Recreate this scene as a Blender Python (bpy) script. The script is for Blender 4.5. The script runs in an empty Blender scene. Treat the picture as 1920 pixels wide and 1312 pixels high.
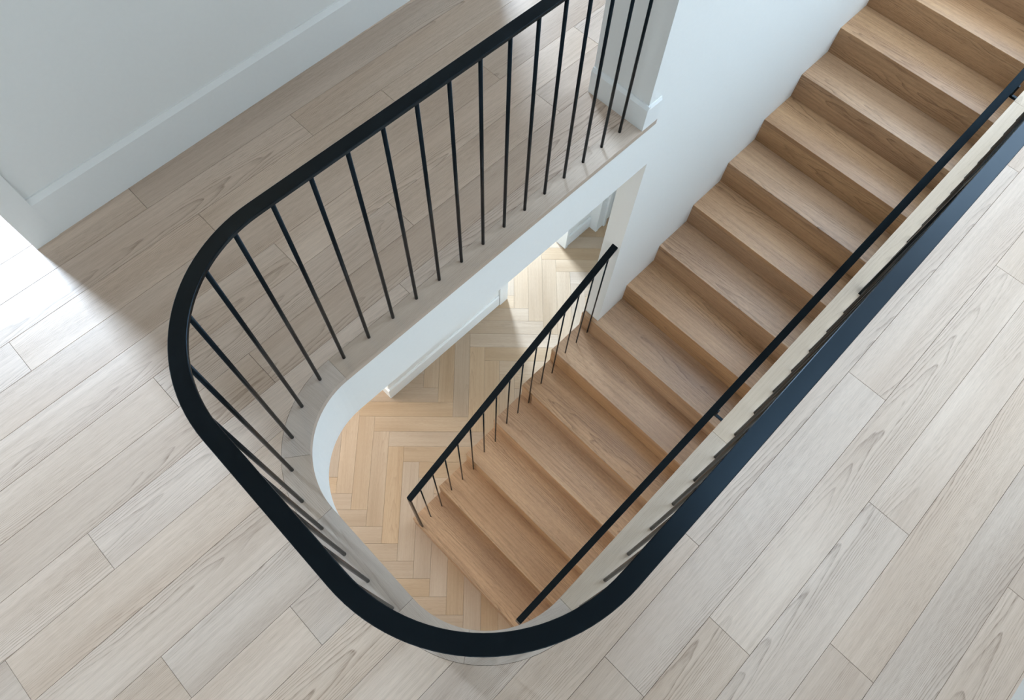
import bpy, math, random
from mathutils import Vector, Matrix

random.seed(7)
PI = math.pi
scene = bpy.context.scene
COL = scene.collection

# ------------------------------------------------------------------ camera
CAM_LOC = (-1.7526, -1.0383, 2.1813)
RIGHT = Vector((0.70540048, -0.70818108, 0.0298282))
DOWN = Vector((-0.63564093, -0.65064485, -0.41547789))
FWD = Vector((0.31364115, 0.27411828, -0.90911407))
cam_data = bpy.data.cameras.new("camera")
cam_data.sensor_fit = 'HORIZONTAL'
cam_data.sensor_width = 36.0
cam_data.lens = 36.0 * 1302.79 / 1920.0
cam_data.clip_start = 0.05
cam = bpy.data.objects.new("camera", cam_data)
COL.objects.link(cam)
rot = Matrix((RIGHT, -DOWN, -FWD)).transposed()
cam.matrix_world = Matrix.Translation(CAM_LOC) @ rot.to_4x4()
scene.camera = cam

# ------------------------------------------------------------------ view
scene.view_settings.view_transform = 'Standard'
scene.view_settings.look = 'None'
scene.view_settings.exposure = 0.14
scene.view_settings.gamma = 1.0
scene.view_settings.use_curve_mapping = False
scene.cycles.adaptive_threshold = 0.06
scene.cycles.adaptive_min_samples = 12
scene.cycles.max_bounces = 6
scene.cycles.diffuse_bounces = 4
scene.cycles.glossy_bounces = 2
scene.cycles.caustics_reflective = False
scene.cycles.caustics_refractive = False

# ------------------------------------------------------------------ world: pale overcast sky outside the house
world = bpy.data.worlds.new("overcast_sky")
scene.world = world
world.use_nodes = True
bg = world.node_tree.nodes['Background']
bg.inputs[0].default_value = (0.75, 0.86, 1.0, 1)
bg.inputs[1].default_value = 0.2

# ------------------------------------------------------------------ key dimensions (metres, upper floor at z = 0)
RISE, GO = 0.173347, 0.273839
NX, NZ = 2.104725, -4 * RISE            # nosing number 0
ZF = -18 * RISE                          # lower floor level
YL, YR = 0.0, -1.1144                    # the two long lines of balusters
XE = -1.8435                             # the short end line
RC = 0.37                                # corner radius on the baluster line
RAIL_H, RAIL_W, RAIL_T = 0.890, 0.0385, 0.012
YW = -0.0529                             # stairwell face, left
YO = 0.0632                              # open ends of the lower treads
ZC = -0.328                              # underside of the upper floor
CEIL = 2.75

# ------------------------------------------------------------------ daylight through the windows and doorways, plus an added fill over the right floor
def area(name, loc, target, sx, sy, watts, col):
    l = bpy.data.lights.new(name, 'AREA')
    l.shape = 'RECTANGLE'
    l.size, l.size_y = sx, sy
    l.energy = watts
    l.color = col
    o = bpy.data.objects.new(name, l)
    COL.objects.link(o)
    o.location = loc
    d = Vector(target) - Vector(loc)
    o.rotation_euler = d.to_track_quat('-Z', 'Y').to_euler()
    return o

DAY = (0.585, 0.77, 1.0)
area("daylight_landing_window", (4.28, -1.05, 1.55), (0.0, -1.05, 1.25), 1.7, 2.0, 70, DAY)
area("daylight_stair_skylight", (2.5, -1.05, 2.73), (2.5, -1.05, 0.0), 2.2, 1.0, 50, DAY)
fill_l = area("added_right_floor_fill", (0.2, -1.6, 2.73), (0.2, -1.6, 0.0), 1.6, 0.8, 12.5, DAY)  # added overhead fill that brightens the right-hand floor, not a known skylight
fill_l.data.spread = math.radians(100)
area("daylight_bedroom_window", (-2.1, 3.2, 1.45), (-2.35, 0.0, 0.2), 0.42, 1.5, 215, DAY)
area("daylight_study_window", (1.55, 3.1, 1.45), (0.6, 0.7, 0.1), 0.6, 1.4, 190, DAY)
area("daylight_kitchen_window", (1.57, 3.0, ZF + 1.5), (0.6, 0.5, ZF), 0.45, 1.2, 240, (0.58, 0.77, 1.0))
area("daylight_living_window", (-2.0, 2.75, ZF + 1.4), (-1.2, 0.0, ZF + 0.3), 1.6, 1.7, 86, (0.92, 0.95, 1.0))


# ------------------------------------------------------------------ materials
def new_mat(name):
    m = bpy.data.materials.new(name)
    m.use_nodes = True
    nt = m.node_tree
    return m, nt, nt.nodes['Principled BSDF']


def srgb(r, g, b):
    f = lambda c: (c / 255 / 12.92) if c / 255 <= 0.04045 else ((c / 255 + 0.055) / 1.055) ** 2.4
    return (f(r), f(g), f(b), 1)


def wood(name, light, dark, line, rough=0.45, rings=(5.0, 1400.0), line_amt=0.5, tone=0.14, streak_amt=0.30, spec=0.45, warp=2.2, sat=0.30):
    """Oak whose grain runs along the object's local X: arched growth rings, fine streaks, pores; every board differs."""
    m, nt, b = new_mat(name)
    N, L = nt.nodes, nt.links
    tc = N.new('ShaderNodeTexCoord')
    oi = N.new('ShaderNodeObjectInfo')

    def math_(op, a, bb=0.0, clamp=False):
        n = N.new('ShaderNodeMath'); n.operation = op; n.use_clamp = clamp
        for i, v in enumerate((a, bb)):
            if isinstance(v, (int, float)):
                n.inputs[i].default_value = v
            else:
                L.new(v, n.inputs[i])
        return n.outputs[0]

    def rnd(k):
        return math_('FRACT', math_('MULTIPLY', oi.outputs['Random'], k))

    sep = N.new('ShaderNodeSeparateXYZ'); L.new(tc.outputs['Object'], sep.inputs[0])
    x = sep.outputs[0]
    y = math_('ADD', sep.outputs[1], sep.outputs[2])
    xo = math_('ADD', x, math_('MULTIPLY', oi.outputs['Random'], 61.0))
    yo = math_('ADD', y, math_('MULTIPLY', rnd(7.77), 23.0))

    def noise(sx, sy, detail, rough_=0.5):
        cb = N.new('ShaderNodeCombineXYZ')
        L.new(math_('MULTIPLY', xo, sx), cb.inputs[0]); L.new(math_('MULTIPLY', yo, sy), cb.inputs[1])
        n = N.new('ShaderNodeTexNoise')
        n.noise_dimensions = '2D'
        n.inputs['Scale'].default_value = 1.0
        n.inputs['Detail'].default_value = detail
        n.inputs['Roughness'].default_value = rough_
        L.new(cb.outputs[0], n.inputs['Vector'])
        return n.outputs['Fac']

    def rng(v, lo, hi):
        n = N.new('ShaderNodeMapRange'); n.inputs['From Min'].default_value = lo; n.inputs['From Max'].default_value = hi
        L.new(v, n.inputs['Value'])
        return n.outputs[0]

    y0 = math_('MULTIPLY', math_('SUBTRACT', rnd(13.3), 0.5), 0.26)
    yy = math_('ADD', math_('SUBTRACT', y, y0), math_('MULTIPLY', math_('SUBTRACT', noise(1.1, 3.0, 1.0), 0.5), 0.035))
    field = math_('ADD', math_('MULTIPLY', xo, rings[0]), math_('MULTIPLY', math_('MULTIPLY', yy, yy), rings[1]))
    field = math_('ADD', field, math_('MULTIPLY', noise(3.2, 16.0, 2.0), warp))
    fr = math_('FRACT', field)
    ringline = math_('MULTIPLY', math_('POWER', fr, 4.0), rng(fr, 1.0, 0.93))
    fade = rng(noise(0.9, 9.0, 1.0), 0.34, 0.62)
    pores = rng(noise(26.0, 520.0, 1.0), 0.42, 0.68)
    lines = math_('MULTIPLY', math_('MULTIPLY', ringline, fade), math_('ADD', 0.55, math_('MULTIPLY', pores, 0.6)))
    streak = rng(noise(1.6, 75.0, 3.0, 0.65), 0.40, 0.72)
    cloud = rng(noise(0.8, 5.0, 2.0), 0.30, 0.72)

    base = N.new('ShaderNodeMixRGB'); base.inputs[1].default_value = light; base.inputs[2].default_value = dark
    L.new(cloud, base.inputs[0])
    m2 = N.new('ShaderNodeMixRGB'); m2.inputs[2].default_value = line
    L.new(base.outputs[0], m2.inputs[1])
    L.new(math_('ADD', math_('MULTIPLY', streak, streak_amt * 0.6), math_('MULTIPLY', pores, streak_amt * 0.4), True), m2.inputs[0])
    m3 = N.new('ShaderNodeMixRGB'); m3.inputs[2].default_value = tuple(c * 0.8 for c in line[:3]) + (1,)
    L.new(m2.outputs[0], m3.inputs[1])
    L.new(math_('MULTIPLY', lines, line_amt * 1.6, True), m3.inputs[0])
    hsv = N.new('ShaderNodeHueSaturation')
    L.new(m3.outputs[0], hsv.inputs['Color'])
    L.new(math_('ADD', 1.0 - tone / 2, math_('MULTIPLY', rnd(3.1), tone)), hsv.inputs['Value'])
    L.new(math_('ADD', 1.0 - sat / 2, math_('MULTIPLY', rnd(17.31), sat)), hsv.inputs['Saturation'])
    L.new(hsv.outputs[0], b.inputs['Base Color'])
    b.inputs['Roughness'].default_value = rough
    b.inputs['Specular IOR Level'].default_value = spec
    return m


def paint(name, col, rough, scale=60):
    m, nt, b = new_mat(name)
    N, L = nt.nodes, nt.links
    n = N.new('ShaderNodeTexNoise'); n.inputs['Scale'].default_value = scale; n.inputs['Detail'].default_value = 2
    tc = N.new('ShaderNodeTexCoord'); L.new(tc.outputs['Object'], n.inputs['Vector'])
    mix = N.new('ShaderNodeMixRGB')
    mix.inputs[1].default_value = col
    mix.inputs[2].default_value = tuple(c * 0.97 for c in col[:3]) + (1,)
    L.new(n.outputs['Fac'], mix.inputs[0]); L.new(mix.outputs[0], b.inputs['Base Color'])
    b.inputs['Roughness'].default_value = rough
    return m


M_FLOOR = wood("washed_oak", srgb(216, 193, 172), srgb(200, 175, 153), srgb(146, 119, 97), rough=0.42, tone=0.12, line_amt=0.62, streak_amt=0.36, sat=0.16)
M_EDGE = wood("washed_oak_edge", srgb(202, 182, 163), srgb(186, 165, 145), srgb(145, 120, 100), rough=0.40, tone=0.06, line_amt=0.4)
M_EDGE2 = wood("pale_oak_edge", srgb(209, 189, 167), srgb(196, 175, 152), srgb(156, 132, 109), rough=0.42, tone=0.05, line_amt=0.35)
M_STAIR = wood("natural_oak", srgb(199, 159, 120), srgb(172, 133, 98), srgb(117, 81, 54), rough=0.38, tone=0.10, sat=0.12, rings=(3.0, 500.0), line_amt=0.62, streak_amt=0.55)
M_HERR = wood("pale_oak_parquet", srgb(194, 168, 141), srgb(180, 153, 125), srgb(146, 118, 90), rough=0.45, tone=0.12, rings=(4.0, 900.0), line_amt=0.25)
M_WALL = paint("wall_paint", srgb(243, 242, 237), 0.75)
M_TRIM = paint("trim_paint", srgb(243, 243, 239), 0.45)
M_SUB = paint("dark_subfloor", srgb(95, 78, 62), 0.9)
M_METAL, _nt, _b = new_mat("black_powder_coated_steel")
_n = _nt.nodes.new('ShaderNodeTexNoise'); _n.inputs['Scale'].default_value = 900
_bp = _nt.nodes.new('ShaderNodeBump'); _bp.inputs['Strength'].default_value = 0.08; _bp.inputs['Distance'].default_value = 0.0005
_nt.links.new(_n.outputs['Fac'], _bp.inputs['Height']); _nt.links.new(_bp.outputs[0], _b.inputs['Normal'])
_b.inputs['Base Color'].default_value = (0.0022, 0.0026, 0.0030, 1)
_b.inputs['Roughness'].default_value = 0.30
_b.inputs['Specular IOR Level'].default_value = 0.26
_b.inputs['Specular Tint'].default_value = (0.58, 0.82, 1.0, 1)  # blue of the reflected sky is put into this tint

# ------------------------------------------------------------------ mesh helpers
def link(o, parent=None):
    COL.objects.link(o)
    if parent is not None:
        o.parent = parent
    return o


def tag(o, label=None, cat=None, kind=None, group=None):
    if label: o["label"] = label
    if cat: o["category"] = cat
    if kind: o["kind"] = kind
    if group: o["group"] = group
    return o


def mesh_obj(name, verts, faces, mat, parent=None, loc=(0, 0, 0), rz=0.0, smooth=False):
    me = bpy.data.meshes.new(name)
    me.from_pydata([tuple(v) for v in verts], [], faces)
    me.materials.append(mat)
    if smooth:
        for p in me.polygons: p.use_smooth = True
    me.update()
    o = bpy.data.objects.new(name, me)
    o.location = loc
    o.rotation_euler = (0, 0, rz)
    return link(o, parent)


def empty(name, loc=(0, 0, 0)):
    o = bpy.data.objects.new(name, None)
    o.location = loc
    o.empty_display_size = 0.1
    return link(o)


def prism_data(poly, z0, z1, bev=0.0):
    """closed prism over a counter-clockwise outline; optional tiny chamfer on the top edge"""
    n = len(poly)
    v = [(x, y, z0) for x, y in poly]
    if bev:
        cx = sum(p[0] for p in poly) / n; cy = sum(p[1] for p in poly) / n
        ins = inset(poly, bev)
        v += [(x, y, z1 - bev) for x, y in poly] + [(x, y, z1) for x, y in ins]
        f = [tuple(reversed(range(n)))]
        for a in range(2):
            for i in range(n):
                j = (i + 1) % n
                f.append((a * n + i, a * n + j, (a + 1) * n + j, (a + 1) * n + i))
        f.append(tuple(range(2 * n, 3 * n)))
    else:
        v += [(x, y, z1) for x, y in poly]
        f = [tuple(reversed(range(n)))]
        for i in range(n):
            j = (i + 1) % n
            f.append((i, j, n + j, n + i))
        f.append(tuple(range(n, 2 * n)))
    return v, f


def inset(poly, d):
    n = len(poly)
    out = []
    for i in range(n):
        p0, p1, p2 = Vector(poly[i - 1]), Vector(poly[i]), Vector(poly[(i + 1) % n])
        e1 = (p1 - p0); e2 = (p2 - p1)
        if e1.length < 1e-9 or e2.length < 1e-9:
            out.append(tuple(p1)); continue
        e1.normalize(); e2.normalize()
        n1 = Vector((-e1.y, e1.x)); n2 = Vector((-e2.y, e2.x))
        k = 1 + n1.dot(n2)
        if k < 0.2: k = 0.2
        q = p1 + (n1 + n2) * (d / k)
        out.append((q.x, q.y))
    return out


def ccw(poly):
    a = sum(poly[i][0] * poly[(i + 1) % len(poly)][1] - poly[(i + 1) % len(poly)][0] * poly[i][1] for i in range(len(poly)))
    return poly if a > 0 else list(reversed(poly))


def board(name, poly, z0, z1, ang, mat, parent, gap=0.0005, bev=0.0005):
    """a board cut to an outline given in world XY; local X is the grain direction 'ang'"""
    poly = ccw(poly)
    poly = inset(poly, gap)
    cx = sum(p[0] for p in poly) / len(poly); cy = sum(p[1] for p in poly) / len(poly)
    c, s = math.cos(ang), math.sin(ang)
    loc_poly = [((x - cx) * c + (y - cy) * s, -(x - cx) * s + (y - cy) * c) for x, y in poly]
    v, f = prism_data(loc_poly, z0 - z1, 0.0, bev)
    return mesh_obj(name, v, f, mat, parent, (cx, cy, z1), ang)


def box_data(x0, x1, y0, y1, z0, z1):
    return prism_data([(x0, y0), (x1, y0), (x1, y1), (x0, y1)], z0, z1)


def box(name, x0, x1, y0, y1, z0, z1, mat, parent=None):
    v, f = box_data(x0, x1, y0, y1, z0, z1)
    return mesh_obj(name, v, f, mat, parent)


def merge(parts):
    V, F = [], []
    for v, f in parts:
        k = len(V)
        V += list(v); F += [tuple(i + k for i in q) for q in f]
    return V, F


def clip(poly, x0, x1, y0, y1):
    def cut(pts, inside, inter):
        out = []
        for i in range(len(pts)):
            a, b = pts[i - 1], pts[i]
            ia, ib = inside(a), inside(b)
            if ia and ib: out.append(b)
            elif ia and not ib: out.append(inter(a, b))
            elif ib: out += [inter(a, b), b]
        return out
    def ix(v): return lambda a, b: (v, a[1] + (b[1] - a[1]) * (v - a[0]) / (b[0] - a[0]))
    def iy(v): return lambda a, b: (a[0] + (b[0] - a[0]) * (v - a[1]) / (b[1] - a[1]), v)
    for ins, it in ((lambda p: p[0] >= x0, ix(x0)), (lambda p: p[0] <= x1, ix(x1)), (lambda p: p[1] >= y0, iy(y0)), (lambda p: p[1] <= y1, iy(y1))):
        if len(poly) < 3: return []
        poly = cut(poly, ins, it)
    out = []
    for p in poly:
        if not out or (abs(p[0] - out[-1][0]) + abs(p[1] - out[-1][1])) > 1e-5: out.append(p)
    if len(out) > 1 and abs(out[0][0] - out[-1][0]) + abs(out[0][1] - out[-1][1]) < 1e-5: out.pop()
    return out


def sweep(path, prof, closed_ends=True):
    """profile points (lateral, up) carried along a 3D path; lateral is level and to the left of the travel"""
    V, F = [], []
    n = len(prof)
    for i, p in enumerate(path):
        a = path[max(i - 1, 0)]; b = path[min(i + 1, len(path) - 1)]
        t = (Vector(b) - Vector(a)); t.normalize()
        lat = Vector((-t.y, t.x, 0)); lat.normalize()
        up = t.cross(lat); up = -up if up.z < 0 else up
        for u, w in prof:
            q = Vector(p) + lat * u + up * w
            V.append(tuple(q))
    for i in range(len(path) - 1):
        for j in range(n):
            k = (j + 1) % n
            F.append((i * n + j, i * n + k, (i + 1) * n + k, (i + 1) * n + j))
    if closed_ends:
        F.append(tuple(range(n - 1, -1, -1)))
        F.append(tuple(range((len(path) - 1) * n, len(path) * n)))
    return V, F


def flat_bar(w, t, c=0.0015):
    """flat bar profile, top face at zero"""
    return [(-w / 2 + c, -t), (w / 2 - c, -t), (w / 2, -t + c), (w / 2, -c), (w / 2 - c, 0), (-w / 2 + c, 0), (-w / 2, -c), (-w / 2, -t + c)]


def cyl_data(r, z0, z1, n=14):
    v = [(r * math.cos(2 * PI * i / n), r * math.sin(2 * PI * i / n), z) for z in (z0, z1) for i in range(n)]
    f = [(i, (i + 1) % n, n + (i + 1) % n, n + i) for i in range(n)]
    f += [tuple(reversed(range(n))), tuple(range(n, 2 * n))]
    return v, f


# outline of the stairwell, offset outward (+) or inward (-) from the line of balusters
XC = XE + RC
X_LAND = NX + 4 * GO                     # edge of the upper landing


def well(off, x_end, steps=22):
    """from the left long side, round the two corners, to the right long side"""
    R = RC + off
    pts = [(x_end, YL + off)]
    for i in range(steps + 1):
        a = PI / 2 + (PI / 2) * i / steps
        pts.append((XC + R * math.cos(a), YL - RC + R * math.sin(a)))
    for i in range(steps + 1):
        a = PI + (PI / 2) * i / steps
        pts.append((XC + R * math.cos(a), YR + RC + R * math.sin(a)))
    pts.append((x_end, YR - off))
    return pts


OFF_IN, OFF_OUT = -0.0625, 0.030         # wooden edge strip: inner and outer edge
OFF_F = -0.0529                          # painted fascia under it

# ------------------------------------------------------------------ upper floor
floor = empty("floor")
tag(floor, "washed pale oak plank floor surrounding the stairwell opening", "floor", "structure")

PW, PY0 = 0.149, 0.237
KNOWN = {1: [-2.352, -1.104], 4: [-2.389], 2: [-2.70], -1: [-1.928, -0.90, -0.098], -4: [-2.2, -1.442, -0.55], 0: [-1.651], -6: [-1.563],
         -5: [-0.902], -2: [0.303], 11: [-1.197], 12: [-0.562], 13: [-1.002], 9: [-1.058], 15: [-0.48], 10: [-1.497, -0.225],
         -3: [-2.55, -0.15], 3: [-2.95], 5: [-2.05], 6: [-2.62], 7: [-2.2], 8: [-2.5], 14: [-1.75, 0.05]}
XMIN, XMAX = -3.45, 4.2
Rn = RC + OFF_OUT


def y_top(x):      # upper boundary of the opening at a given x
    if x <= XC - Rn: return None
    if x >= XC: return YL + OFF_OUT
    return YL - RC + math.sqrt(max(Rn * Rn - (x - XC) ** 2, 0))


def x_left(y):     # left boundary of the opening at a given y
    if y >= YL + OFF_OUT or y <= YR - OFF_OUT: return 1e9
    if y > YL - RC: return XC - math.sqrt(max(Rn * Rn - (y - YL + RC) ** 2, 0))
    if y < YR + RC: return XC - math.sqrt(max(Rn * Rn - (y - YR - RC) ** 2, 0))
    return XC - Rn


def plank_outline(x0, x1, ylo, yhi):
    if ylo >= YL + OFF_OUT or yhi <= YR - OFF_OUT:
        return [(x0, ylo), (x1, ylo), (x1, yhi), (x0, yhi)]
    if yhi > YL + OFF_OUT or ylo < YR - OFF_OUT:      # the row is cut lengthwise
        top = yhi > YL + OFF_OUT
        mir = (lambda y: y) if top else (lambda y: YL + YR - y)
        lo, hi = (ylo, yhi) if top else (mir(yhi), mir(ylo))
        xa = x_left(lo) if lo > YL - RC else XC - Rn
        pts = []
        xs = [x0] + [x for x in [xa + (XC - xa) * i / 10 for i in range(11)] if x0 < x < x1] + [x1]
        for x in xs:
            yt = y_top(x)
            pts.append((x, lo if (yt is None or yt < lo or x < xa) else yt))
        pts += [(x1, hi), (x0, hi)]
        return [(x, mir(y)) for x, y in pts]
    n = 8                                              # the row ends against the opening
    ys = [ylo + (yhi - ylo) * i / n for i in range(n + 1)]
    if x0 >= max(x_left(y) for y in ys): return None
    if x1 <= min(x_left(y) for y in ys): return [(x0, ylo), (x1, ylo), (x1, yhi), (x0, yhi)]
    return [(x0, ylo)] + [(max(min(x1, x_left(y)), x0 + 1e-3), y) for y in ys] + [(x0, yhi)]


for r in range(-9, 17):
    yhi, ylo = PY0 - PW * r, PY0 - PW * (r + 1)
    js = sorted(KNOWN.get(r, [random.uniform(-2.6, -0.9)]))
    while js[0] - XMIN > 1.9: js.insert(0, js[0] - random.uniform(1.5, 1.9))
    k = 0
    while k < len(js):
        nxt = js[k + 1] if k + 1 < len(js) else XMAX
        if nxt - js[k] > 2.4: js.insert(k + 1, js[k] + random.uniform(1.6, 2.1))
        k += 1
    js = [XMIN] + [j for j in js if XMIN + 0.1 < j < XMAX - 0.1] + [XMAX]
    inside = (ylo > YR - OFF_OUT and yhi < YL + OFF_OUT)
    for a, b in zip(js[:-1], js[1:]):
        if r < -7 and a > 0.9: continue
        o = plank_outline(a, b, ylo, yhi)
        if o: board("plank", o, -0.014, 0.0, 0.0, M_FLOOR, floor)
# landing at the head of the stairs
for i in range(8):
    y0 = YR - OFF_IN + (YW - (YR - OFF_IN)) * i / 7
    if i < 7:
        board("plank", [(X_LAND, y0), (XMAX, y0), (XMAX, y0 + (YW - (YR - OFF_IN)) / 7), (X_LAND, y0 + (YW - (YR - OFF_IN)) / 7)], -0.014, 0.0, 0.0, M_FLOOR, floor)

# edge strip round the opening: straight boards along the sides, cut boards on the corners
XTIP = 0.165
def strip(a0, a1, cyy, n=12):
    out = []
    for i in range(n + 1):
        a = a0 + (a1 - a0) * i / n
        out.append((XC + (RC + OFF_OUT) * math.cos(a), cyy + (RC + OFF_OUT) * math.sin(a)))
    for i in range(n, -1, -1):
        a = a0 + (a1 - a0) * i / n
        out.append((XC + (RC + OFF_IN) * math.cos(a), cyy + (RC + OFF_IN) * math.sin(a)))
    return out
EZ = -0.026
ZE = 0.0004
XJ = XC - 0.045
board("edge_board", [(XC, OFF_IN), (0.083, OFF_IN), (0.083, OFF_OUT), (XC, OFF_OUT)], EZ, ZE, 0.0, M_EDGE, floor, 0.0003)
board("edge_board", [(0.083, OFF_IN), (XTIP, OFF_IN), (XTIP, YW - 0.0005), (0.083, YW - 0.0005)], EZ, ZE, 0.0, M_EDGE, floor, 0.0001, 0.0002)
board("edge_board", strip(PI / 2, PI * 0.80, YL - RC), EZ, ZE, PI / 2 + 0.12, M_EDGE, floor, 0.0003)
board("edge_board", strip(PI * 0.80, PI, YL - RC), EZ, ZE, PI / 2, M_EDGE, floor, 0.0003)
board("edge_board", [(XE - OFF_OUT, YL - RC), (XE - OFF_OUT, YR + RC), (XE - OFF_IN, YR + RC), (XE - OFF_IN, YL - RC)], EZ, ZE, PI / 2, M_EDGE, floor, 0.0003)
board("edge_board", strip(PI, PI * 1.20, YR + RC), EZ, ZE, PI / 2, M_EDGE, floor, 0.0003)
board("edge_board", strip(PI * 1.20, PI * 1.5, YR + RC), EZ, ZE, -0.35, M_EDGE, floor, 0.0003)
for a, b in ((XC, -0.735), (-0.735, 1.35), (1.35, X_LAND)):
    board("edge_board", [(a, YR - OFF_OUT), (b, YR - OFF_OUT), (b, YR - OFF_IN), (a, YR - OFF_IN)], EZ, ZE, 0.0, M_EDGE2, floor, 0.0003)

# the floor slab below the planks (also the ceiling of the lower hall)
wp = well(OFF_F - 0.012, X_LAND)
n_w = len(wp)
outer = [(XMAX, 1.75), (XMIN, 1.75), (XMIN, -2.3), (XMAX, -2.3)]
def slab_faces(z):
    # quads between the opening and an outer frame, good enough for a hidden slab
    left = [p for p in wp]
    V, F = [], []
    def quad(pts):
        k = len(V); V.extend([(x, y, z) for x, y in pts]); F.append(tuple(range(k, k + len(pts))))
    quad([(XMIN, YL + OFF_F - 0.012 if False else 0.0), (XMAX, 0.0), (XMAX, 3.7), (XMIN, 3.7)])
    quad([(XMIN, -2.3), (XMAX, -2.3), (XMAX, YR), (XMIN, YR)])
    mid = [p for p in well(0.0, XC)]
    quad([(XMIN, YR), ] + [(p[0], p[1]) for p in reversed(mid)][0:] + [(XMIN, YL)])
    quad([(X_LAND + 0.03, YR), (XMAX, YR), (XMAX, YL), (X_LAND + 0.03, YL)])
    return V, F
va, fa = slab_faces(-0.0145)
mesh_obj("subfloor", va, fa, M_SUB, floor)
vb, fb = slab_faces(ZC)
ceil_low = mesh_obj("ceiling_lower", vb, fb, M_WALL)
tag(ceil_low, "white ceiling of the lower hall under the upper floor", "ceiling", "structure")

# painted fascia band under the edge strip
fin = well(OFF_F, 0.083)
fin[-1] = (X_LAND, YR - OFF_F)
fout = well(OFF_F + 0.05, 0.083)
fout[-1] = (X_LAND, YR - OFF_F - 0.05)
poly = []
V, F = [], []
for (x, y), (u, w) in zip(fin, fout):
    V += [(x, y, EZ + 0.002), (x, y, ZC), (u, w, ZC), (u, w, EZ + 0.002)]
for i in range(len(fin) - 1):
    for j in range(4):
        k = (j + 1) % 4
        F.append((i * 4 + j, i * 4 + k, (i + 1) * 4 + k, (i + 1) * 4 + j))
F += [(3, 2, 1, 0), tuple((len(fin) - 1) * 4 + j for j in range(4))]
fascia = mesh_obj("trim_1", V, F, M_WALL)
tag(fascia, "white curved fascia band lining the stairwell below the wooden edge", "trim", "structure")

# ------------------------------------------------------------------ lower floor: herringbone parquet
floor_low = empty("floor_lower", (0, 0, ZF))
tag(floor_low, "pale oak herringbone parquet floor at the foot of the stairs", "floor", "structure")
HW, HS = 0.1240, 0.526                    # board width, column spacing
HL = HS * math.sqrt(2)
DY = HW * math.sqrt(2)
s2 = 1 / math.sqrt(2)
X0H, Y0H = -0.681, 0.652
sub = box("subfloor", -3.0, 2.4, -1.085, 2.9, -0.10, -0.0125, M_SUB, floor_low)
for col in range(-5, 5):
    up = (col % 2 == 0)
    cx = X0H + HS * col
    for k in range(-16, 14):
        if up:
            p = Vector((cx, Y0H + DY * k)); u = Vector((s2, s2)) * HL; v = Vector((s2, -s2)) * HW
            ang = PI / 4
        else:
            p = Vector((cx, Y0H + DY * k)); u = Vector((s2, -s2)) * HL; v = Vector((s2, s2)) * HW
            ang = -PI / 4
        q = [p, p + v, p + u + v, p + u]
        q = ccw([(a.x, a.y) for a in q])
        mx = sum(a[0] for a in q) / 4; my = sum(a[1] for a in q) / 4
        if mx < -2.6 or mx > 2.0 or my < -1.6 or my > 1.75: continue
        if mx < -2.35 and my < -0.3: continue
        if mx > -0.9 and my < -0.35: continue                    # under the stairs
        if mx > 0.3 and my < -0.15: continue
        if mx < -1.2 and my > 1.6: continue
        q = clip(q, -2.6, 2.0, -1.08, 1.7)
        if len(q) >= 3:
            b = board("parquet_board", q, -0.012, 0.0, ang, M_HERR, floor_low, 0.0006, 0.0004)

# ------------------------------------------------------------------ walls, baseboards, casings
T = 0.11
Y_HW0, Y_HW1 = 1.101, 1.145               # base line of the hall baseboard at two x positions
ANG = math.atan2(Y_HW1 - Y_HW0, -0.108 + 1.943)


def rot_box(name, x0, x1, d0, d1, z0, z1, mat, parent=None, chamfer=0.0):
    """box along the slightly turned hall wall: x along it, d = depth behind the baseboard face"""
    c, s = math.cos(ANG), math.sin(ANG)
    v, f = box_data(x0 + 1.943, x1 + 1.943, d0, d1, z0, z1)
    return mesh_obj(name, v, f, mat, parent, (-1.943, Y_HW0, 0), ANG)


wl = empty("wall_left", (-1.9, 1.12, 0))
def adopt(o, p):
    o.parent = p
    o.matrix_parent_inverse = Matrix.Translation(-Vector(p.location))
    return o
adopt(rot_box("wall_panel", -1.94, 0.40, 0.016, 0.016 + T, 0, CEIL, M_WALL), wl)
adopt(rot_box("wall_panel", 1.20, 4.25, 0.016, 0.016 + T, 0, CEIL, M_WALL), wl)
adopt(rot_box("wall_panel", -3.5, -2.95, 0.016, 0.016 + T, 0, CEIL, M_WALL), wl)
adopt(rot_box("wall_header", -2.95, -1.94, 0.016, 0.016 + T, 2.15, CEIL, M_WALL), wl)
adopt(rot_box("wall_header", 0.40, 1.20, 0.016, 0.016 + T, 2.15, CEIL, M_WALL), wl)
tag(wl, "pale grey painted hall wall behind the balustrade", "wall", "structure")

bl = empty("baseboard_left", (-1.8, 1.10, 0))
def base_profile(name, x0, x1, h, mat, parent):
    c, s = math.cos(ANG), math.sin(ANG)
    prof = [(0, 0), (0, h - 0.022), (0.006, h - 0.010), (0.010, h), (0.0165, h), (0.0165, 0)]
    V, F = [], []
    n = len(prof)
    for x in (x0 + 1.943, x1 + 1.943):
        V += [(x, d, z) for d, z in prof]
    for j in range(n):
        k = (j + 1) % n
        F.append((j, n + j, n + k, k))
    F += [tuple(range(n)), tuple(reversed(range(n, 2 * n)))]
    return mesh_obj(name, V, F, mat, parent, (-1.943, Y_HW0, 0), ANG)
adopt(base_profile("baseboard_length", -1.855, 0.30, 0.192, M_TRIM, None), bl)
tag(bl, "tall white baseboard with a chamfered top along the pale grey hall wall", "baseboard", "structure")
cs = rot_box("trim_2", -1.945, -1.855, -0.002, 0.0165, 0, 2.2, M_TRIM)
tag(cs, "white door casing at the corner beside the bright doorway", "trim", "structure")
cs = rot_box("trim_3", 0.30, 0.40, -0.002, 0.0165, 0, 2.2, M_TRIM)
tag(cs, "white door casing farther along the upper hall wall", "trim", "structure")

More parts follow.
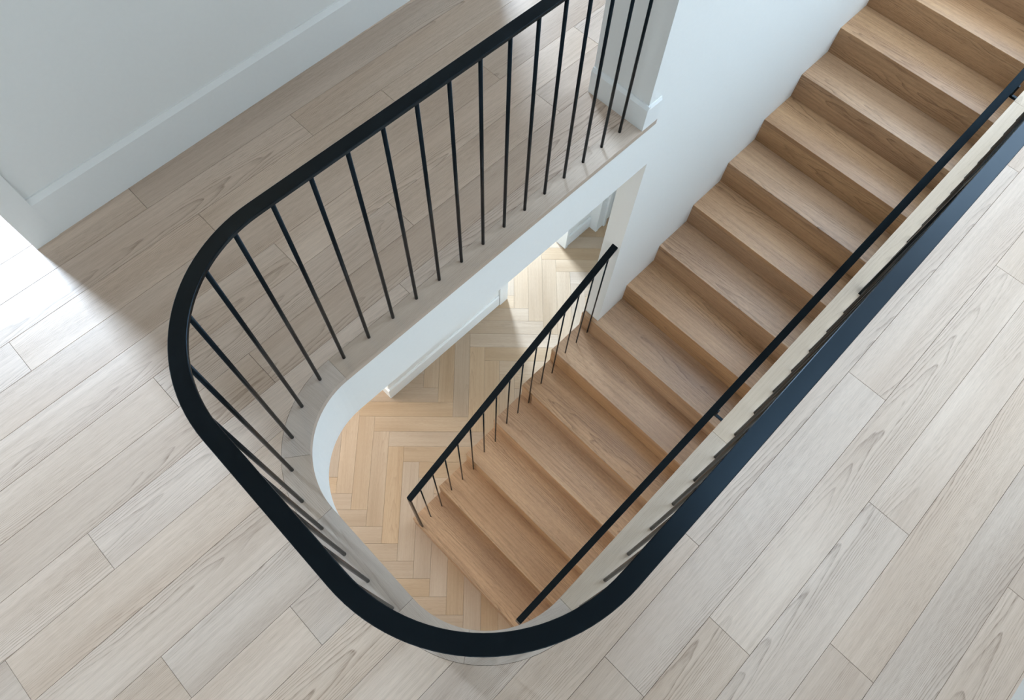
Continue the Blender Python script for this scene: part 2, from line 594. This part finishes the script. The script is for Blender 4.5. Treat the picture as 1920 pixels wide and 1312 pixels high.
# stub wall and the long wall beside the stairs
v1, f1 = box_data(0.083, 4.25, YW, 0.235, 0.0, CEIL)
v2, f2 = box_data(0.083, X_LAND, YW, YW + 0.05, ZC, -0.0001)
ws = mesh_obj("wall_stairs", *merge([(v1, f1), (v2, f2)]), M_WALL)
tag(ws, "tall white wall rising beside the left edge of the stairs", "wall", "structure")
wlow = box("wall_stairs_lower", 0.215, X_LAND, YW, YO, ZF, ZC, M_WALL)
tag(wlow, "white wall end below the upper floor where the stair railing stops", "wall", "structure")
bs = empty("baseboard_stub", (0.083, 0, 0))
def lprof(h): return [(0, 0), (0.015, 0), (0.015, h - 0.014), (0.006, h), (0, h)]
def base_run(name, p0, p1, nrm, h, parent, mat=M_TRIM, z=0.0):
    V, F = [], []
    pr = lprof(h); n = len(pr)
    for p in (p0, p1):
        V += [(p[0] + nrm[0] * d, p[1] + nrm[1] * d, z + zz) for d, zz in pr]
    for j in range(n):
        k = (j + 1) % n
        F.append((j, k, n + k, n + j))
    F += [tuple(reversed(range(n))), tuple(range(n, 2 * n))]
    return mesh_obj(name, V, F, mat, parent)
adopt(base_run("baseboard_length", (0.083, 0.235), (0.083, YW - 0.009), (-1, 0), 0.125, None), bs)
adopt(base_run("baseboard_return", (0.083, YW), (0.160, YW), (0, -0.6), 0.125, None), bs)
tag(bs, "short white baseboard wrapping the wall end by the last balusters", "baseboard", "structure")

# right-hand wall of the stairs, far right wall, end walls, ceiling
wr = box("wall_stairs_right", -1.47, X_LAND, YR - OFF_F - 0.07, YR - OFF_F - 0.02, ZF, ZC, M_WALL)
tag(wr, "white wall under the right floor edge carrying the wall handrail", "wall", "structure")
w = box("wall_right", XMIN, 4.25, -2.28, -2.17, 0, CEIL, M_WALL)
tag(w, "white wall along the right side of the upper floor", "wall", "structure")
b_ = base_run("baseboard_right", (XMIN, -2.17), (4.2, -2.17), (0, 1), 0.16, None)
tag(b_, "white baseboard along the far right edge of the oak plank floor", "baseboard", "structure")
fr = [box_data(4.25, 4.36, -2.28, -2.15, 0, CEIL), box_data(4.25, 4.36, -0.15, 1.4, 0, CEIL), box_data(4.25, 4.36, -2.15, -0.15, 0, 0.5), box_data(4.25, 4.36, -2.15, -0.15, 2.6, CEIL)]
w = mesh_obj("wall_far", *merge(fr), M_WALL)
tag(w, "white wall with a tall window at the head of the stairs", "wall", "structure")
w = box("wall_rear", XMIN - 0.18, XMIN - 0.12, -2.28, 1.4, 0, CEIL, M_WALL)
tag(w, "white wall behind the viewer at the closed end of the landing", "wall", "structure")
ce = box("ceiling", XMIN - 0.2, 4.4, -2.3, 1.5, CEIL, CEIL + 0.1, M_WALL)
tag(ce, "white ceiling above the upper floor", "ceiling", "structure")

# lower hall walls
LY = 0.955
lw = empty("wall_lower_left", (0, LY, ZF))
for a in ((-0.915, 0.393, LY, LY + 0.1, ZF, ZC), (1.13, 1.46, LY, LY + 0.1, ZF, ZC), (0.393, 1.13, LY, LY + 0.1, ZF + 2.1, ZC), (-3.0, -0.93, 2.80, 2.90, ZF, ZC), (-0.915, -0.815, LY + 0.1, 2.80, ZF, ZC)):
    adopt(box("wall_panel", *a, M_WALL), lw)
tag(lw, "cream wall of the lower hall under the fascia", "wall", "structure")
lb = empty("baseboard_lower", (0, LY, ZF))
for p0, p1, nr in (((-0.915, LY), (0.30, LY), (0, -1)), ((1.16, LY), (1.46, LY), (0, -1)), ((-0.915, 2.75), (-0.915, LY - 0.015), (-1, 0))):
    adopt(base_run("baseboard_length", p0, p1, nr, 0.15, None, M_TRIM, ZF), lb)
tag(lb, "white moulded baseboard running along the herringbone floor", "baseboard", "structure")
t4 = box("trim_4", 0.305, 0.393, LY - 0.022, LY + 0.1, ZF, ZF + 2.1, M_TRIM)
tag(t4, "white door casing on the near side of the bright lower doorway", "trim", "structure")
t5 = box("trim_5", 1.128, 1.158, LY - 0.022, LY + 0.1, ZF, ZF + 2.1, M_TRIM)
tag(t5, "white door casing on the far side of the bright lower doorway", "trim", "structure")
t6 = merge([box_data(1.462, 1.49, 0.862, LY + 0.1, ZF, ZC), box_data(1.49, 1.56, 0.868, LY, ZF, ZC), box_data(1.56, 1.585, 0.852, LY, ZF, ZC)])
t6 = mesh_obj("trim_6", *t6, M_TRIM)
tag(t6, "stepped white door frame projecting behind the lower wall end", "trim", "structure")
d1 = empty("door_1", (1.6, 0.87, ZF))
adopt(box("door_leaf", 1.59, 2.35, 0.885, 0.925, ZF + 0.005, ZF + 2.05, M_TRIM), d1)
adopt(box("hinge", 1.588, 1.594, 0.876, 0.884, ZF + 0.25, ZF + 0.35, M_METAL), d1)
adopt(box("hinge", 1.588, 1.594, 0.876, 0.884, ZF + 1.0, ZF + 1.1, M_METAL), d1)
tag(d1, "white door with dark hinges glimpsed behind the lower wall end", "door", "structure")
w = box("wall_lower_rear", -3.1, -3.0, -1.2, 2.9, ZF, ZC, M_WALL)
tag(w, "cream wall at the near end of the lower hall", "wall", "structure")
w = box("wall_lower_right", -3.0, -1.47, -1.30, -1.20, ZF, ZC, M_WALL)
tag(w, "cream wall of the lower hall beneath the right floor edge", "wall", "structure")
w = box("wall_lower_far", 2.4, 2.5, YO, 1.65, ZF, ZC, M_WALL)
tag(w, "cream wall closing the far end of the lower hall", "wall", "structure")

# ------------------------------------------------------------------ staircase
stairs = empty("staircase", (NX - 13 * GO, (YO - 1.08) / 2, ZF))
tag(stairs, "straight oak staircase with sharp edged treads descending to the herringbone floor", "staircase")
YS = YR - OFF_F - 0.02                    # right end of the treads
TT = 0.032


def tread(n):
    x0, x1, z = NX + n * GO, NX + (n + 1) * GO + 0.012, NZ + n * RISE
    if n <= -8: outl = [(x0, YS), (x1, YS), (x1, YO), (x0, YO)]
    elif n == -7: outl = [(x0, YS), (x1, YS), (x1, YW), (0.215, YW), (0.215, YO), (x0, YO)]
    else: outl = [(x0, YS), (x1, YS), (x1, YW), (x0, YW)]
    o = board("tread", outl, z - TT, z, PI / 2, M_STAIR, None, 0.0, 0.0015)
    adopt(o, stairs)


def riser(n):
    x, z = NX + n * GO, NZ + n * RISE
    y1 = YO - 0.001 if n <= -7 else YW
    cy = (YS + y1) / 2; half = (y1 - YS) / 2
    v, f = box_data(-half, half, -0.018, -0.0012, -(RISE - TT) / 2, (RISE - TT) / 2)
    o = mesh_obj("riser", v, f, M_STAIR, None, (x, cy, z - TT - (RISE - TT) / 2), PI / 2)
    adopt(o, stairs)


for n in range(-13, 4): tread(n)
for n in range(-13, 5): riser(n)
# closed side under the open tread ends
sp = []
for n in range(-13, -6):
    x, z = NX + n * GO + 0.015, NZ + n * RISE - TT
    sp += [(x, z - RISE + TT if n > -13 else ZF), (x, z)]
sp.append((0.214, sp[-1][1])); sp.append((0.214, ZF))
V = [(x, YO - 0.02, z) for x, z in sp] + [(x, YO - 0.005, z) for x, z in sp]
ns = len(sp)
F = [tuple(range(ns)), tuple(reversed(range(ns, 2 * ns)))] + [(i, ns + i, ns + (i + 1) % ns, (i + 1) % ns) for i in range(ns)]
adopt(mesh_obj("side_panel", V, F, M_WALL), stairs)

# ------------------------------------------------------------------ upper balustrade
bal = empty("balustrade", (XE, (YL + YR) / 2, 0))
tag(bal, "black metal balustrade with a flat handrail curving round the stairwell", "balustrade")
path = [(0.083, YL, RAIL_H)] + [(x, y, RAIL_H) for x, y in well(0.0, 0.5, 28)[1:-1]] + [(XC + (3.15 - XC) * i / 12, YR, RAIL_H) for i in range(1, 13)]
v, f = sweep(path, flat_bar(RAIL_W, RAIL_T))
adopt(mesh_obj("handrail", v, f, M_METAL), bal)


def on_line(s):
    """point on the baluster line, s metres from the first baluster"""
    l1 = -XC; a = PI / 2 * RC; l2 = (YL - RC) - (YR + RC)
    if s < l1: return (-s, YL)
    s -= l1
    if s < a:
        t = PI / 2 + s / RC
        return (XC + RC * math.cos(t), YL - RC + RC * math.sin(t))
    s -= a
    if s < l2: return (XE, YL - RC - s)
    s -= l2
    if s < a:
        t = PI + s / RC
        return (XC + RC * math.cos(t), YR + RC + RC * math.sin(t))
    return (XC + s - a, YR)


tot_r = -XC + PI * RC + ((YL - RC) - (YR + RC))
s_right0 = tot_r + (-1.4463 - XC)
spots = [on_line(0.11 * k) for k in range(14)]
s_b23 = 0.11 * 13 + 9 * 0.1085
spots += [on_line(0.11 * 13 + 0.1085 * k) for k in range(1, 10)]
spots += [on_line(s_b23 + (s_right0 - s_b23) * k / 6) for k in range(1, 6)]
spots += [(-1.4463 + 0.10825 * k, YR) for k in range(42) if k != 14]
v, f = cyl_data(0.0062, -0.004, RAIL_H - RAIL_T + 0.001)
me = bpy.data.meshes.new("baluster"); me.from_pydata(v, [], f); me.materials.append(M_METAL)
for p in me.polygons: p.use_smooth = len(p.vertices) == 4
for x, y in spots:
    o = bpy.data.objects.new("baluster", me); o.location = (x, y, 0); link(o); adopt(o, bal)
px = -1.4463 + 0.10825 * 14
adopt(box("post", px - 0.006, px + 0.034, YR - 0.011, YR + 0.011, -0.004, RAIL_H - RAIL_T + 0.001, M_METAL), bal)

# ------------------------------------------------------------------ railing on the open side of the stairs
YB = -0.018
def pitch(x): return NZ + (x - NX) / GO * RISE
sr = empty("stair_railing", (-1.445, YB, ZF))
tag(sr, "black stair railing with thin balusters on the open left side of the lower steps", "railing")
XA, XB, HA, RW = -1.447, 0.222, 0.848, 0.039
v, f = sweep([(XA, YB, pitch(XA) + HA), (XB, YB, pitch(XB) + HA)], flat_bar(RW, 0.012))
adopt(mesh_obj("handrail", v, f, M_METAL), sr)
adopt(box("post", XA - 0.002, XA + 0.010, YB - RW / 2 + 0.004, YB + RW / 2 - 0.004, ZF - 0.003, pitch(XA) + HA - 0.011, M_METAL), sr)
treads_of = [-13, -13, -12, -12, -12, -11, -11, -10, -10, -10, -9, -9, -8, -8, -8]
for i, n in enumerate(treads_of):
    x = -1.352 + 0.1095 * i
    zt = NZ + n * RISE
    x0, x1 = NX + n * GO, NX + (n + 1) * GO
    x = min(max(x, x0 + 0.012), x1 - 0.008)
    v, f = cyl_data(0.0048, zt - 0.004, pitch(x) + HA - 0.012, 10)
    o = mesh_obj("baluster", v, f, M_METAL, None, (x, YB, 0), 0, True)
    adopt(o, sr)

# ------------------------------------------------------------------ wall handrail on the right of the stairs
wh = empty("wall_handrail", (-1.43, -0.975, ZF))
tag(wh, "black flat handrail fixed along the right wall of the stairs", "handrail")
def ry(x): return -0.994 - 0.00615 * x
XA2, XB2, HB = -1.462, 3.0, 0.84
rp = [(x, ry(x), pitch(x) + HB) for x in (XA2, XB2)]
v, f = sweep(rp, flat_bar(0.038, 0.012))
adopt(mesh_obj("rail", v, f, M_METAL), wh)
adopt(box("end_drop", XA2 - 0.003, XA2 + 0.009, ry(XA2) - 0.018, ry(XA2) + 0.018, pitch(XA2) + HB - 0.16, pitch(XA2) + HB - 0.008, M_METAL), wh)
for bx in (-0.05, 1.66, 2.8):
    z = pitch(bx) + HB
    y = ry(bx)
    br = adopt(box("bracket", bx - 0.007, bx + 0.007, y - 0.026, y - 0.014, z - 0.07, z - 0.010, M_METAL), wh)
    o = box("bracket_arm", bx - 0.007, bx + 0.007, YS - 0.002, y - 0.014, z - 0.075, z - 0.063, M_METAL)
    adopt(o, wh)

# ------------------------------------------------------------------ window at the head of the stairs
win = empty("window_1", (4.30, -1.15, 0.5))
for a in ((4.27, 4.33, -2.15, -2.09, 0.5, 2.6), (4.27, 4.33, -0.21, -0.15, 0.5, 2.6), (4.27, 4.33, -2.09, -0.21, 0.5, 0.56), (4.27, 4.33, -2.09, -0.21, 2.54, 2.6), (4.28, 4.32, -1.17, -1.13, 0.56, 2.54)):
    adopt(box("window_frame", *a, M_TRIM), win)
tag(win, "white framed tall window at the head of the stairs", "window", "structure")

# ------------------------------------------------------------------ ceiling frames: the stair skylight, and one added round the right floor fill
for k, (cx, cy, sx, sy, lab) in enumerate(((2.5, -1.05, 2.2, 1.0, "white framed skylight above the head of the stairs"), (0.2, -1.6, 1.6, 0.8, "white frame added round the fill light above the right side of the floor"))):
    sk = empty("window_%d" % (k + 2), (cx, cy, CEIL))
    x0, x1, y0, y1 = cx - sx / 2, cx + sx / 2, cy - sy / 2, cy + sy / 2
    for a in ((x0 - 0.05, x0, y0 - 0.05, y1 + 0.05), (x1, x1 + 0.05, y0 - 0.05, y1 + 0.05), (x0, x1, y0 - 0.05, y0), (x0, x1, y1, y1 + 0.05)):
        adopt(box("window_frame", *a, 2.72, CEIL, M_TRIM), sk)
    tag(sk, lab, "skylight", "structure")

# ------------------------------------------------------------------ warm fill added to the hall ceiling, shaped as a small round fitting
dl = empty("added_hall_light", (-1.25, 0.80, CEIL))
v, f = cyl_data(0.055, -0.012, 0.0, 24)
adopt(mesh_obj("fill_ring", v, f, M_TRIM, None, (-1.25, 0.80, CEIL)), dl)
ll = bpy.data.lights.new("hall_warm_fill", 'AREA')
ll.shape = 'DISK'; ll.size = 0.08; ll.energy = 2; ll.color = (1.0, 0.74, 0.46)
lo = link(bpy.data.objects.new("hall_warm_fill", ll), dl)
lo.location = (0, 0, -0.014)
tag(dl, "small round fitting added in the hall ceiling to give a warm fill", "ceiling light", "structure")
